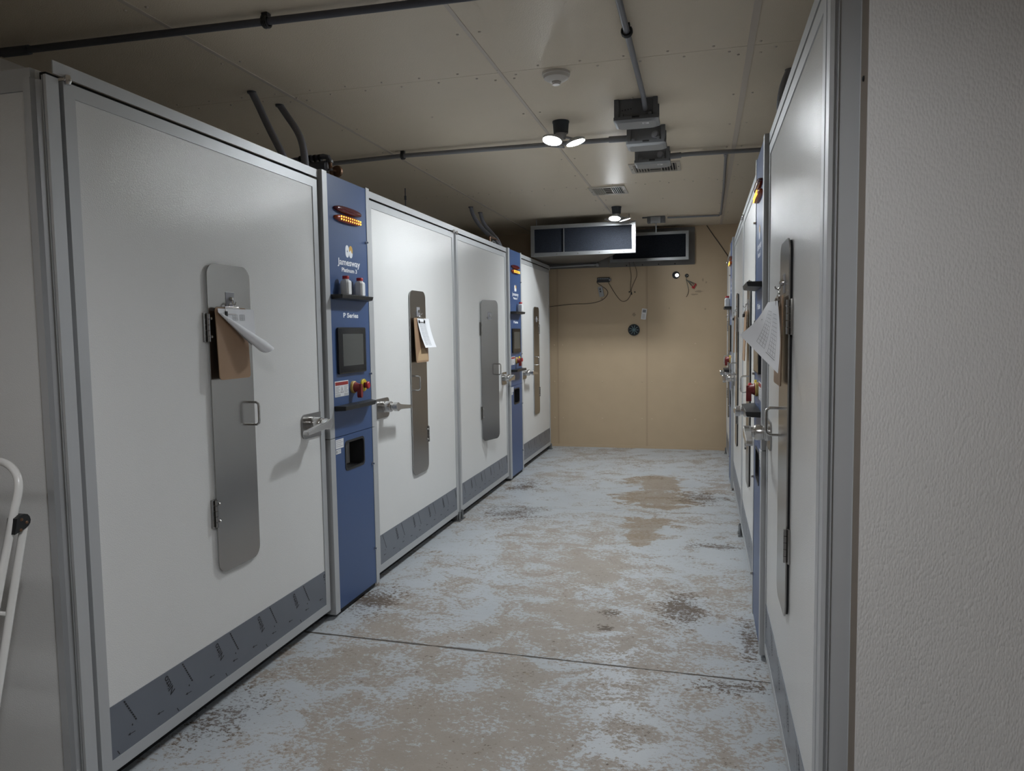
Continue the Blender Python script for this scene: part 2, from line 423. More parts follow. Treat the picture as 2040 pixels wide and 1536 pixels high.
# ================================================================== INCUBATORS
DOORW = 1.526
Z_D0, Z_D1 = .058, 2.304
FR = .043
PRINT_LINES = None
def door(parent, T, o, m, side, handle=True, hatch_t0=.625, open_deg=0.0, printed=True, label=None):
    """o = hinge edge, m = direction along the aisle"""
    D = lambda t, n, z: T(o + m*t, n, z)
    d = MB(D).box((FR-.004, -.045, Z_D0+FR-.004), (DOORW-FR+.004, -.004, Z_D1-FR+.004)).build('door', 'white', parent)
    if label: d['label'] = label
    # mitred aluminium frame
    for t0, t1, name in ((0, FR, 'stile'), (DOORW, DOORW-FR, 'stile')):
        q = MB(D); q.prism([(t0, Z_D0), (t0, Z_D1), (t1, Z_D1-FR), (t1, Z_D0+FR)], -.05, 0, 1); q.build(name, 'alu', d)
    for z0, z1 in ((Z_D0, Z_D0+FR), (Z_D1, Z_D1-FR)):
        q = MB(D); q.prism([(0, z0), (DOORW, z0), (DOORW-FR, z1), (FR, z1)], -.05, 0, 1); q.build('rail', 'alu', d)
    # kick plate under its printed protective film
    MB(D).box((FR, -.006, Z_D0+FR), (DOORW-FR, -.0015, .283)).build('kick_plate', 'film', d)
    pr = MB(); n0 = -.0009
    s0, s1 = sorted((o + m*(FR+.002), o + m*(DOORW-FR-.002)))
    def clipped(pts):
        return all(s0 <= p[0] <= s1 and Z_D0+FR+.002 <= p[1] <= .281 for p in pts)
    def put(pts):
        if clipped(pts): pr.add([(a, n0, b) for a, b in pts], [tuple(range(len(pts)))], T)
    if printed:
        vs, fs = text2d('Nitto', .038, .014)
        vr = 1 if side == 'L' else -1
        ang = math.radians(117)
        k = s0 - .35
        base = 1.937 if side == 'L' and o < 2 else s0 - .02
        x = base - .29
        while x < s1 + .3:
            if m > 0 or side == 'R' or True:
                cx, cz = x + .290-.018, .229
                tv = [(cx + vr*(p[0]*math.cos(ang) - (p[1]-.012)*math.sin(ang)), cz + p[0]*math.sin(ang) + (p[1]-.012)*math.cos(ang)) for p in vs]
                keep = [f for f in fs if all(s0 <= tv[i][0] <= s1 for i in f)]
                pr.add([(a, n0, b) for a, b in tv], keep, T)
                for j in range(9):      # row of small print, read as a thin broken line
                    f0, f1 = j/9, (j+.72)/9
                    ax_, az_ = x+.053 + vr*.052*f0, .276-.094*f0; bx_, bz_ = x+.053 + vr*.052*f1, .276-.094*f1
                    put([(ax_, az_), (ax_+.007, az_), (bx_+.007, bz_), (bx_, bz_)])
                for q in (.065, .205):    # small arrows
                    put([(x+q, .1495), (x+q+.012, .1545), (x+q+.012, .1505), (x+q+.034, .1490), (x+q+.034, .1465), (x+q+.012, .148), (x+q+.012, .1445)])
                put([(x+.305, .122), (x+.309, .122), (x+.318, .106), (x+.314, .106)])
                put([(x+.084, .178), (x+.089, .181), (x+.091, .174), (x+.086, .172)])
            x += .290
        if pr.f: pr.build('film_lettering', 'print', d, fix=False)['kind'] = 'stuff'
    # ---- inspection hatch
    th = math.radians(open_deg); ct, stn = math.cos(th), math.sin(th)
    H = lambda a, b, z: D(hatch_t0 + a*ct - b*stn, -.008 + a*stn + b*ct, z)
    hz0, hz1, hw = .545, 1.807, .282
    MB(D).prism(rrect(hatch_t0+.035, hatch_t0+hw-.035, hz0+.05, hz1-.05, .03), -.006, -.0025, 1).build('view_window', 'window', d)
    q = MB(H); q.prism(rrect(.006, hw-.006, hz0+.006, hz1-.006, .046), -.003, .012, 1); q.build('hatch_gasket', 'alu' if side == 'L' else 'dark', d)  # right row's gasket coloured black to stand for the shadow gap behind the plate
    q = MB(H); q.prism(rrect(0, hw, hz0, hz1, .05), .012, .0165, 1); q.build('hatch_plate', 'steel', d)
    for zc in (.800, 1.550):
        q = MB(D); q.box((hatch_t0-.024, -.004, zc-.058), (hatch_t0-.001, .004, zc+.058), .0015)
        for k in range(5): q.cyl((hatch_t0-.004, .010, zc-.056+k*.0225), (hatch_t0-.004, .010, zc-.056+k*.0225+.0205), .0065, seg=10)
        q.build('hatch_hinge', 'steel', d, smooth=True)
        for dz in (-.036, .036):
            MB(H).rev((.014, .0165, zc+dz), (.014, .024, zc+dz), [(0, .0062), (.55, .0058), (1, .002)], 10).build('screw', 'chrome', d, smooth=True)
    pa = hw - .036
    q = MB(H); q.tube([(pa, .014, 1.229), (pa, .050, 1.229), (pa, .060, 1.222), (pa, .062, 1.212), (pa, .062, 1.150), (pa, .060, 1.139), (pa, .050, 1.132), (pa, .014, 1.132)], .0052, 10)
    q.build('pull_handle', 'chrome', d, smooth=True)
    MB(H).box((.112, .0165, 1.632), (.168, .0180, 1.696), .0005).build('hook_pad', 'pad', d)
    q = MB(H); q.rev((.140, .018, 1.668), (.140, .032, 1.668), [(0, .010), (.5, .009), (1, .005)], 12)
    q.tube([(.140, .027, 1.668), (.140, .030, 1.652), (.140, .036, 1.645), (.140, .044, 1.648), (.140, .046, 1.656)], .0028, 8)
    q.build('adhesive_hook', 'chrome', d, smooth=True)
    # ---- lever handle
    if handle:
        tc_, zc = 1.393, 1.070
        q = MB(D); q.prism(rrect(1.303, DOORW-FR, 1.000, 1.122, .028, 5, (0, 1, 1, 0)), -.004, .003, 1); q.build('handle_plate', 'steel', d)
        q = MB(D); q.rev((tc_, .003, zc), (tc_, .085, zc), [(0, .036), (.16, .036), (.18, .030), (.24, .030), (.27, .034), (.62, .034), (.70, .030), (.72, .022), (1, .022)], 24)
        q.build('handle_rose', 'chrome', d, smooth=True)
        a = math.radians(5); ca, sa = math.cos(a), math.sin(a)
        def R(px, pz): return (tc_ - px*ca - pz*sa*0, zc + pz - px*sa)
        prof = [R(.028*math.cos(math.radians(b)), .028*math.sin(math.radians(b))) for b in range(50, 311, 20)]
        prof += [R(.045, -.0165), R(.205, -.0115), R(.212, -.006), R(.212, .004), R(.205, .0095), R(.045, .0155)]
        q = MB(D); q.prism(prof, .076, .106, 1)
        o2 = q.build('handle_lever', 'chrome', d)
        bv = o2.modifiers.new('bevel', 'BEVEL'); bv.width = .0035; bv.segments = 2; bv.limit_method = 'ANGLE'
    return d, H

def column(parent, T, s0, side):
    cw = .545; vr = 1 if side == 'L' else -1
    K = lambda u, n, z: T(s0 + u, .02 + n, z)
    c = MB(K).box((.004, -.135, .03), (cw-.004, -.104, 2.352)).build('control_column', 'alu', parent)
    for u0, u1 in ((0, .050), (cw-.042, cw)):
        for z0, z1 in ((.022, .9655), (.9685, 2.36)):
            MB(K).box((u0, -.105, z0), (u1, 0, z1), .0015).build('side_profile', 'alu', c)
    a, b = .051, cw-.043
    MB(K).box((a, -.012, .9685), (b, -.003, 2.352)).build('upper_panel', 'blue', c)
    ru0, ru1, rz0, rz1 = .165, .390, .774, .928
    q = MB(K)
    q.box((a, -.012, .034), (b, -.003, rz0)); q.box((a, -.012, rz1), (b, -.003, .9655)); q.box((a, -.012, rz0), (ru0, -.003, rz1)); q.box((ru1, -.012, rz0), (b, -.003, rz1))
    q.build('lower_panel', 'blue', c)
    q = MB(K); q.ring(rrect(ru0-.006, ru1+.006, rz0-.006, rz1+.006, .026), rrect(ru0+.006, ru1-.006, rz0+.006, rz1-.006, .022), -.012, -.0005, 1)
    q.build('recess_rim', 'black', c)
    q = MB(K); q.add([(ru0, -.012, rz0), (ru1, -.012, rz0), (ru1, -.012, rz1), (ru0, -.012, rz1), (ru0, -.10, rz0), (ru1, -.10, rz0), (ru1, -.10, rz1), (ru0, -.10, rz1)],
                     [(4, 5, 6, 7), (0, 1, 5, 4), (3, 7, 6, 2), (0, 4, 7, 3), (1, 2, 6, 5)])
    q.build('cable_recess', 'black', c, fix=False)
    MB(K).box((a, -.03, .012), (b, -.012, .034)).build('foot_strip', 'dark', c)
    # warning lamps
    for zc, mat, nm in ((2.186, 'dkred', 'red_alarm_lamp'), (2.138, 'amber', 'amber_alarm_lamp')):
        q = MB(K); N = 28; rings = []
        for lev, (f, h) in enumerate(((1.0, -.003), (1.0, .006), (.95, .013), (.80, .0175), (.45, .020))):
            rings.append([(.268 + .156*f*math.copysign(abs(math.cos(2*PI*k/N))**.7, math.cos(2*PI*k/N)), h, zc + .0200*f*math.sin(2*PI*k/N)) for k in range(N)])
        vs = [p for r in rings for p in r]; fs = [tuple(range((len(rings)-1)*N, len(rings)*N))]
        for i in range(len(rings)-1):
            for k in range(N): fs.append((i*N+k, i*N+(k+1) % N, (i+1)*N+(k+1) % N, (i+1)*N+k))
        q.add(vs, fs); q.build(nm, mat, c, smooth=True)['label'] = 'unlit dark red lamp' if mat == 'dkred' else 'lit amber lamp'
        if mat == 'amber':
            q = MB(K)
            for r_i in (-1, 1):
                for k in range(10):
                    uu = .268 - .105 + k*.0250
                    q.rev((uu, .0178, zc + r_i*.0072), (uu, .0215, zc + r_i*.0072), [(0, .0050), (.6, .0044), (1, .003)], 8)
            q.build('led_dot', 'led', c)['kind'] = 'stuff'
    # emblem and lettering
    ep = -.0022
    def flat(pts, mat_mb): mat_mb.add([(.276 + vr*x, ep, z) for x, z in pts], [tuple(range(len(pts)))])
    q = MB(K)
    def half(cx, z0, z1, rx):
        r = rx; pts = []
        for k in range(13): pts.append((cx + r*math.cos(PI*k/12), z1 - r*1.1 + r*1.1*math.sin(PI*k/12)))
        for k in range(13): pts.append((cx - r*math.cos(PI*k/12), z0 + r*1.1 - r*1.1*math.sin(PI*k/12)))
        return pts
    flat(half(-.0200, 1.936, 2.003, .0205), q); q.build('emblem', 'white_print', c, fix=False)
    q = MB(K); flat(half(.0215, 1.936, 2.003, .0205), q); q.build('emblem', 'white_print', c, fix=False)
    ep = -.0016
    q = MB(K); flat([(.0215 + .0207*math.cos(PI*k/14), 1.9800 + .0230*math.sin(PI*k/14)) for k in range(15)] + [(.0008, 1.974), (.009, 1.968), (.014, 1.977), (.022, 1.978), (.029, 1.966), (.0422, 1.962)], q)
    q.build('emblem_accent', 'gold', c, fix=False)
    q = MB(K); flat([(-.020 + (.0085 if k % 2 == 0 else .0028)*math.cos(PI*k/4), 1.970 + (.013 if k % 2 == 0 else .0035)*math.sin(PI*k/4)) for k in range(8)], q)
    q.build('emblem_star', 'blue', c, fix=False)
    ep = -.0022
    for txt, size, zb, wd, bold in (('Jamesway', .0530, 1.8925, .262, .020), ('Platinum 3', .0330, 1.8560, .178, .030), ('P Series', .0385, 1.6080, .176, .030)):
        q = MB(K); vs, fs = text2d(txt, size, bold); w0 = max(p[0] for p in vs) - min(p[0] for p in vs); kx = wd/w0
        q.add([(.276 + vr*p[0]*kx, ep, zb + p[1]*.92) for p in vs], fs)
        q.build('lettering', 'white_print', c, fix=False)
    # two small trays
    for z0, z1, nm in ((1.702, 1.727, 'shelf'), (1.108, 1.136, 'shelf')):
        q = MB(K)
        bk = [(.054, -.003), (.498, -.003), (.430, .066), (.056, .066)]
        vs = [(u, n, z1) for u, n in bk] + [(.062, -.003, z0), (.492, -.003, z0), (.424, .061, z0+.004), (.062, .061, z0+.004)]
        q.add(vs, [(0, 1, 2, 3), (7, 6, 5, 4), (0, 4, 5, 1), (1, 5, 6, 2), (2, 6, 7, 3), (3, 7, 4, 0)])
        so = q.build(nm, 'black', c); bv = so.modifiers.new('bevel', 'BEVEL'); bv.width = .003; bv.segments = 2
    # touch display
    q = MB(K); q.prism(rrect(.103, .428, 1.303, 1.554, .012), -.004, .010, 1); q.build('display_bezel', 'black', c)
    MB(K).box((.110, .010, 1.310), (.421, .0106, 1.547)).build('display_glass', 'glass', c)
    MB(K).box((.150, .0106, 1.345), (.392, .0111, 1.518)).build('display_screen', 'lcd', c)
    # warning label
    MB(K).box((.068, -.003, 1.182), (.222, -.0018, 1.266)).build('warning_label', 'label', c)
    q = MB(K); e = -.0012
    def rect(u0, u1, z0, z1, qq): qq.add([(u0, e, z0), (u1, e, z0), (u1, e, z1), (u0, e, z1)], [(0, 1, 2, 3)])
    rect(.073, .217, 1.243, 1.261, q); q.build('label_band', 'labelred', c, fix=False)
    q = MB(K)
    tri = [(.145, 1.238), (.128, 1.202), (.162, 1.202)]; tin = [(.145, 1.231), (.134, 1.2055), (.156, 1.2055)]
    for i in range(3):
        j = (i+1) % 3; q.add([(tri[i][0], e, tri[i][1]), (tri[j][0], e, tri[j][1]), (tin[j][0], e, tin[j][1]), (tin[i][0], e, tin[i][1])], [(0, 1, 2, 3)])
    rect(.1435, .1465, 1.213, 1.224, q); rect(.1435, .1465, 1.208, 1.211, q)
    for k in range(5):
        z = 1.236 - k*.0078; rect(.073, .120 - (k % 2)*.012, z-.0026, z, q); rect(.170, .216 - (k % 3)*.008, z-.0026, z, q)
    for k in range(3):
        z = 1.196 - k*.0045; rect(.073, .128, z-.002, z, q); rect(.168, .217, z-.002, z, q)
    q.build('label_print', 'ink', c, fix=False)
    # rotary isolator with a hanging red lever, emergency stop
    iu, iz = .276, 1.222
    MB(K).rev((iu, -.003, iz), (iu, .012, iz), [(0, .034), (.8, .034), (1, .031)], 24).build('isolator_collar', 'cream', c, smooth=True)
    q = MB(K); q.rev((iu, .010, iz), (iu, .046, iz), [(0, .028), (.15, .029), (.30, .025), (.75, .020), (1, .016)], 20)
    lv = [(iu-.010, iz+.018), (iu+.010, iz+.018), (iu+.012, iz-.028), (iu+.011, iz-.050), (iu+.006, iz-.058), (iu-.006, iz-.058), (iu-.011, iz-.050), (iu-.012, iz-.028)]
    q.prism(lv, .028, .052, 1); io = q.build('isolator_lever', 'redlever', c, smooth=True)
    eu, ez = .402, 1.224
    q = MB(K); q.rev((eu, -.003, ez), (eu, .006, ez), [(0, .036), (.8, .036), (1, .034)], 28); q.build('stop_ring', 'yellow', c, smooth=True)
    MB(K).rev((eu, .006, ez), (eu, .020, ez), [(0, .017), (1, .015)], 18).build('stop_stem', 'dkred', c, smooth=True)
    MB(K).rev((eu, .018, ez), (eu, .036, ez), [(0, .016), (.25, .021), (.75, .021), (1, .016)], 20).build('stop_button', 'red', c, smooth=True)
    # stickers by the recess
    for u0, u1, z0, z1 in ((.058, .145, .905, .955), (.058, .113, .877, .901)):
        MB(K).box((u0, -.003, z0), (u1, -.0018, z1)).build('sticker', 'label', c)
    q = MB(K)
    for k in range(4): rect(.064, .118 + (k % 2)*.018, .946-k*.010, .948-k*.010, q)
    for k in range(2): rect(.078, .106, .894-k*.008, .896-k*.008, q)
    rect(.062, .072, .882, .896, q)
    q.build('sticker_print', 'ink', c, fix=False)
    for zb in (2.043, 1.286, .754, .243):
        MB(K).rev((.490, -.003, zb), (.490, .012, zb), [(0, .0085), (.35, .0085), (.4, .006), (1, .0055)], 10).build('bolt', 'chrome', c, smooth=True)
    return c, K

def incubator(T, side, lo, hi, d_near, s_col, d_far, label, near_end, opts):
    x0, y0, _ = T(lo, -.6, 0)
    t = thing('incubator', label, 'incubator', (x0, (lo+hi)/2, 0), 'white egg incubators lining the aisle')
    q = MB(T)
    q.box((lo+.012, -1.16, .03), (hi, -.075, 2.338)); body = q.build('cabinet_body', 'white', t)
    q = MB(T)
    for a, b in ((d_near, d_near+DOORW), (d_far-DOORW, d_far)): q.box((a-.012, -.075, .058), (b+.012, -.052, 2.334))
    q.build('door_seal', 'dark', t)
    q = MB(T); q.box((lo+.05, -.10, 0), (hi-.01, -.060, .058)); q.build('toe_plinth', 'dark', t)
    for a, b in ((d_near-.034, s_col-.004), (s_col+.549, d_far+.022)):
        MB(T).box((a, -.004, 2.3165), (b, 0, 2.356)).build('header_rail', 'alu', t)
    # door pivots
    for s in (d_near+.012, d_far-.012):
        q = MB(T); q.rev((s, .006, 2.296), (s, .006, 2.324), [(0, .008), (.3, .011), (.7, .011), (1, .008)], 12)
        q.box((s-.014, -.03, 2.305), (s+.014, .004, 2.314)); q.build('top_pivot', 'chrome', t, smooth=True)
        q = MB(T); q.box((s-.03, -.05, 0), (s+.03, .022, .008)); q.box((s-.012, -.05, .008), (s+.012, -.010, .056)); q.rev((s, .006, .006), (s, .006, .075), [(0, .010), (.8, .010), (1, .007)], 12)
        q.build('floor_pivot', 'galv', t, smooth=True)
    if near_end:
        q = MB(T)
        cove = [(1.848, -.026), (1.862, -.040), (1.863, -.056), (1.850, -.0665)] if side == 'L' else [(1.835, -.0215), (1.837, -.066)]
        q.prism([(1.870, 0), (1.825, 0), (1.825, -.010), (1.836, -.0125), (1.836, -.017), (1.828, -.0185), (1.828, -.0200)] + cove + [(1.831, -.0675), (1.831, -.094), (1.870, -.094)], 0, 2.306, 2)
        q.build('corner_post', 'alu', t)
        MB(T).box((1.850, -1.16, .05), (1.866, -.099, 2.272)).build('end_panel', 'white', t)
        MB(T).box((1.846, -1.16, 2.273), (1.87, -.080, 2.340)).build('end_rail', 'alu', t)
        MB(T).box((1.846, -1.16, 0), (1.87, -.099, .049)).build('end_foot_rail', 'alu', t)
    else:
        MB(T).box((lo-.005, -.07, .03), (lo+.022, -.022, 2.316)).build('centre_mullion', 'alu', t)
    dn, Hn = door(t, T, d_near, 1, side, **opts[0]); df, Hf = door(t, T, d_far, -1, side, **opts[1])
    c, K = column(t, T, s_col, side)
    return t, Hn, Hf, K
L1 = incubator(TL, 'L', 1.850, 5.545, 1.887, 3.433, 5.524, 'nearest white incubator on the left with closed hatches and two clipboards', True, (dict(), dict(hatch_t0=.660)))
L2 = incubator(TL, 'L', 5.553, 9.235, 5.575, 7.120, 9.216, 'far left white incubator by the tan wall, one steel hatch ajar', False, (dict(open_deg=16.5), dict(hatch_t0=.660)))
R1 = incubator(TR, 'R', 1.850, 5.545, 1.887, 3.425, 5.524, 'near right white incubator seen edge-on with a flared paper sheet', True, (dict(), dict(hatch_t0=.660)))
R2 = incubator(TR, 'R', 5.553, 9.235, 5.575, 7.085, 9.216, 'far right white incubator at the end of the right row', False, (dict(), dict(hatch_t0=.660)))

# ================================================================== CLIPBOARDS
def clip_parts(t, B, a0, a1, z1):
    ac = (a0+a1)/2
    q = MB(B); q.box((ac-.045, .004, z1-.018), (ac+.045, .008, z1+.004), .001)
    q.tube([(ac-.012, .006, z1+.002), (ac-.014, .004, z1+.012), (ac, .003, z1+.018), (ac+.014, .004, z1+.012), (ac+.012, .006, z1+.002)], .0028, 8, 1)
    q.tube([(ac-.048, .009, z1-.004), (ac-.048, .014, z1-.028), (ac+.048, .014, z1-.028), (ac+.048, .009, z1-.004), (ac-.048, .009, z1-.004)], .0024, 8)
    q.build('clip', 'chrome', t, smooth=True)
    for dx in (-.048, .048): MB(B).box((ac+dx-.006, .008, z1-.036), (ac+dx+.006, .018, z1-.016), .002).build('clip_tip', 'black', t)
def sheet(t, P, nu, nv, off=.0, prints=None, name='paper'):
    q = MB(); vs = []
    for j in range(nv+1):
        for i in range(nu+1): vs.append(P(i/nu, j/nv, 0))
    fs = [(j*(nu+1)+i, j*(nu+1)+i+1, (j+1)*(nu+1)+i+1, (j+1)*(nu+1)+i) for j in range(nv) for i in range(nu)]
    q.add(vs, fs); o = q.build(name, 'paper', t, smooth=True, fix=False)
    if prints:
        q = MB()
        for (u0, u1, v0, v1) in prints:
            q.add([P(u0, v0, 1), P(u1, v0, 1), P(u1, v1, 1), P(u0, v1, 1)], [(0, 1, 2, 3)])
        q.build('table_print', 'ink', o, fix=False)
    return o
def table(u0, u1, v0, v1, nc, nr, lw=.005):
    r = []
    for i in range(nc+1):
        u = u0 + (u1-u0)*i/nc
        for k in range(8): r.append((u-lw/2, u+lw/2, v0+(v1-v0)*k/8, v0+(v1-v0)*(k+1)/8))
    for j in range(nr+1):
        v = v0 + (v1-v0)*j/nr
        for k in range(4): r.append((u0+(u1-u0)*k/4, u0+(u1-u0)*(k+1)/4, v-lw*.4, v+lw*.4))
    return r
def clipboard(H, a0, a1, z0, z1, n, label, tilt=.012, paper=None):
    B = lambda a, b, z: H(a, n + b + tilt*(z1-z)/(z1-z0), z)
    lo = Vector(H((a0+a1)/2, n, z0))
    t = thing('clipboard', label, 'clipboard', tuple(lo), 'clipboards hung on the hatch hooks')
    q = MB(B); q.prism(rrect(a0, a1, z0, z1, .016, 4), 0, .004, 1); q.build('board', 'board', t)
    clip_parts(t, B, a0, a1, z1)
    if paper: paper(t, B, a0, a1, z0, z1)
    return t
# left, first door: sheet curled up from its lower left corner
def paper_curl(t, B, a0, a1, z0, z1):
    W, Hh = .212, .279; ax0 = a0+.008; top = z1-.006
    A = Vector((0.0, -.014)); dr = Vector((.240, -.150)).normalized(); nm = Vector((-dr.y, dr.x))   # nm points to the kept upper-right side
    def P(u, v, lift):
        p = Vector((u*W, -v*Hh)); d = -(p-A).dot(nm); tt = max(0.0, (p-A).dot(dr))
        if d <= 0: q, h = p, .0
        else:      # a roll that widens along the fold line
            r = .004 + .085*min(tt, .26); th = min(d/r, 7.6)
            q = p + nm*d - nm*(r*math.sin(th)); h = r*(1-math.cos(th))
        return B(ax0 + q.x, .0095 + h + .020*max(0, u)**1.6 + lift*.0009, top + q.y)
    pr = []
    for a in (.40, .60): pr += table(a, a+.13, .085, .165, 2, 4, .006)
    sheet(t, P, 30, 40, prints=pr)
clipboard(L1[1], .019, .224, 1.339, 1.632, .031, 'brown clipboard with a curled-up paper on the nearest left hatch', .010, paper_curl)
# left, second door: sheet swung to the right over its board
def paper_swung(t, B, a0, a1, z0, z1):
    W, Hh = .216, .262
    def P(u, v, lift):
        # door two is built hinge-first, so the hatch axis runs towards the camera
        a = (a1-.044) - u*W*.98 - v*.045; z = z1-.004 - v*.200
        return B(a, .0100 + v*v*.030 + lift*.0008, z)
    sheet(t, P, 8, 10, prints=table(.12, .34, .16, .90, 3, 16, .008) + table(.40, .62, .12, .92, 3, 16, .008))
    q = MB(B); ac = a1-.1; q.prism([(a0+.004 + .205*(i/12), z0 + .012 + .085*math.sin(PI*i/12)**.6) for i in range(13)], .0042, .0046, 1); q.build('paper_backing', simple('pale_hardboard', (.44, .31, .18), .6), t)
clipboard(L1[2], .030, .258, 1.318, 1.622, .029, 'brown clipboard with a flat sheet swung to the right, second left door', .012, paper_swung)
# right, first door: sheet flared out into the aisle
def paper_flared(t, B, a0, a1, z0, z1):
    TLc, BLc, BRc, TRc = Vector((.222, 2.770, 1.607)), Vector((.117, 2.560, 1.4935)), Vector((.226, 2.420, 1.372)), Vector((.237, 2.575, 1.605))
    org = Vector((0, 0, 0))
    def P(u, v, lift):
        p = (TLc*(1-u) + TRc*u)*(1-v) + (BLc*(1-u) + BRc*u)*v
        nrm = (BLc-TLc).cross(TRc-TLc).normalized()
        if nrm.y > 0: nrm = -nrm
        bul = 4*u*(1-u)*v*.012 + .010*math.sin(PI*v)
        return tuple(p + nrm*(-bul + lift*.0012))
    sheet(t, P, 14, 14, prints=table(.30, .52, .18, .84, 3, 10, .006) + table(.62, .84, .20, .84, 3, 10, .006) + [(.14, .16, .40, .425), (.58, .86, .865, .875)])
clipboard(R1[1], .030, .258, 1.322, 1.622, .029, 'brown clipboard with paper flared into the aisle, nearest right hatch', .004, paper_flared)
clipboard(R1[2], .030, .258, 1.320, 1.622, .029, 'brown clipboard without paper, on the hatch past the first right column', .010)
clipboard(R2[1], .030, .258, 1.320, 1.622, .029, 'brown clipboard without paper, furthest one along the right row', .006)

# ================================================================== BOTTLES
def bottle(loc, label):
    t = thing('bottle', label, 'bottle', loc, 'white plastic bottles on the column shelves')
    L = Vector(loc); q = MB(lambda x, y, z: (L.x+x, L.y+y, L.z+z))
    def sq(h, z, c): return [(h*sx*(1 if k == 0 else c), h*sy*(c if k == 0 else 1), z) for sx, sy, ks in ((1, 1, (0, 1)), (-1, 1, (1, 0)), (-1, -1, (0, 1)), (1, -1, (1, 0))) for k in ks]
    lv = [sq(.0225, 0, .62), sq(.0245, .004, .66), sq(.0245, .066, .66), sq(.0225, .073, .62), sq(.0155, .079, .45), sq(.0155, .085, .45)]
    vs = [p for l in lv for p in l]; fs = [tuple(range(7, -1, -1)), tuple(range(40, 48))]
    for i in range(5):
        for k in range(8): fs.append((i*8+k, i*8+(k+1) % 8, (i+1)*8+(k+1) % 8, (i+1)*8+k))
    q.add(vs, fs); q.build('bottle_body', 'bottle', t)
    q = MB(lambda x, y, z: (L.x+x, L.y+y, L.z+z)); q.rev((0, 0, .083), (0, 0, .100), [(0, .0175), (.8, .0185), (1, .0165)], 20); q.build('cap', 'red', t, smooth=True)
    return t
zs = 1.7285
bottle((XL+.054, 3.592, zs), 'white bottle with red cap, left one of the pair on the first shelf')
bottle((XL+.054, 3.756, zs), 'white bottle with red cap, right one of the pair on the first shelf')
bottle((XL+.054, 7.120+.345, zs), 'lone white red-capped bottle on the far left blue column')
bottle((XR-.056, 7.085+.18, zs), 'white red-capped bottle on the shelf of the far right row')

# ================================================================== CEILING THINGS
def lamp(x, y, label, lens, rot=0.0, tilt=16, cup=.013):
    t = thing('ceiling_lamp', label, 'lamp', (x, y, ZC), 'three-headed ceiling lamps')
    q = MB(); q.rev((x, y, ZC), (x, y, ZC-.072), [(0, .052), (.12, .052), (.18, .049), (1, .045)], 24); q.build('lamp_base', 'lampbody', t, smooth=True)
    q = MB(); q.rev((x, y, ZC-.072), (x, y, ZC-.110), [(0, .034), (.6, .034), (1, .026)], 18); q.build('lamp_hub', 'lamphead', t, smooth=True)
    for k, a in enumerate((5, 125, 245)):
        a = math.radians(a+rot); c = Vector((x + .088*math.cos(a), y + .088*math.sin(a), ZC-.122))
        tl = math.radians(tilt); nrm = Vector((math.cos(a)*math.sin(tl), math.sin(a)*math.sin(tl), -math.cos(tl)))
        q = MB(); q.rev(c - nrm*.016, c + nrm*cup, [(0, .030), (.5*.016/(.016+cup), .048), (.016/(.016+cup), .0605), (1, .0605), (1, .0575), (.016/(.016+cup), .0570), (.0155/(.016+cup), .010)], 24)
        q.tube([(x + .02*math.cos(a), y + .02*math.sin(a), ZC-.095), tuple(c - nrm*.014)], .007, 8)
        h = q.build('lamp_head', 'lamphead', t, smooth=True)
        q = MB(); q.rev(c + nrm*.001, c + nrm*.0045, [(0, .0565), (1, .0560)], 24); q.build('lamp_lens', lens, h, smooth=True)
    return t
lamp(-.854, 4.526, 'lit three-headed ceiling lamp nearest the camera', 'lens')
lamp(-.882, 7.746, 'lit three-headed ceiling lamp above the galvanised duct', 'lens', 20)
lamp(-.480, .75, 'lit three-headed ceiling lamp over the entry, behind the camera view', 'lens_near', 40, 4, .034)
lamp(-2.75, .30, 'lit three-headed ceiling lamp over the step ladder corner', 'lens_corner', 10, 4, .034)

t = thing('smoke_detector', 'round off-white smoke detector on the ceiling', 'smoke detector', (-.717, 3.69, ZC))
MB().rev((-.717, 3.69, ZC), (-.717, 3.69, ZC-.014), [(0, .070), (.8, .070), (1, .067)], 32).build('mounting_ring', 'detector', t, smooth=True)
MB().rev((-.717, 3.69, ZC-.014), (-.717, 3.69, ZC-.052), [(0, .066), (.35, .062), (.75, .038), (.78, .024), (.9, .024)], 32).build('detector_body', 'detector', t, smooth=True)
MB().rev((-.717, 3.69, ZC-.046), (-.717, 3.69, ZC-.058), [(0, .0245), (.3, .0245), (.4, .022), (1, .019)], 24).build('sensor_cap', 'detector', t, smooth=True)

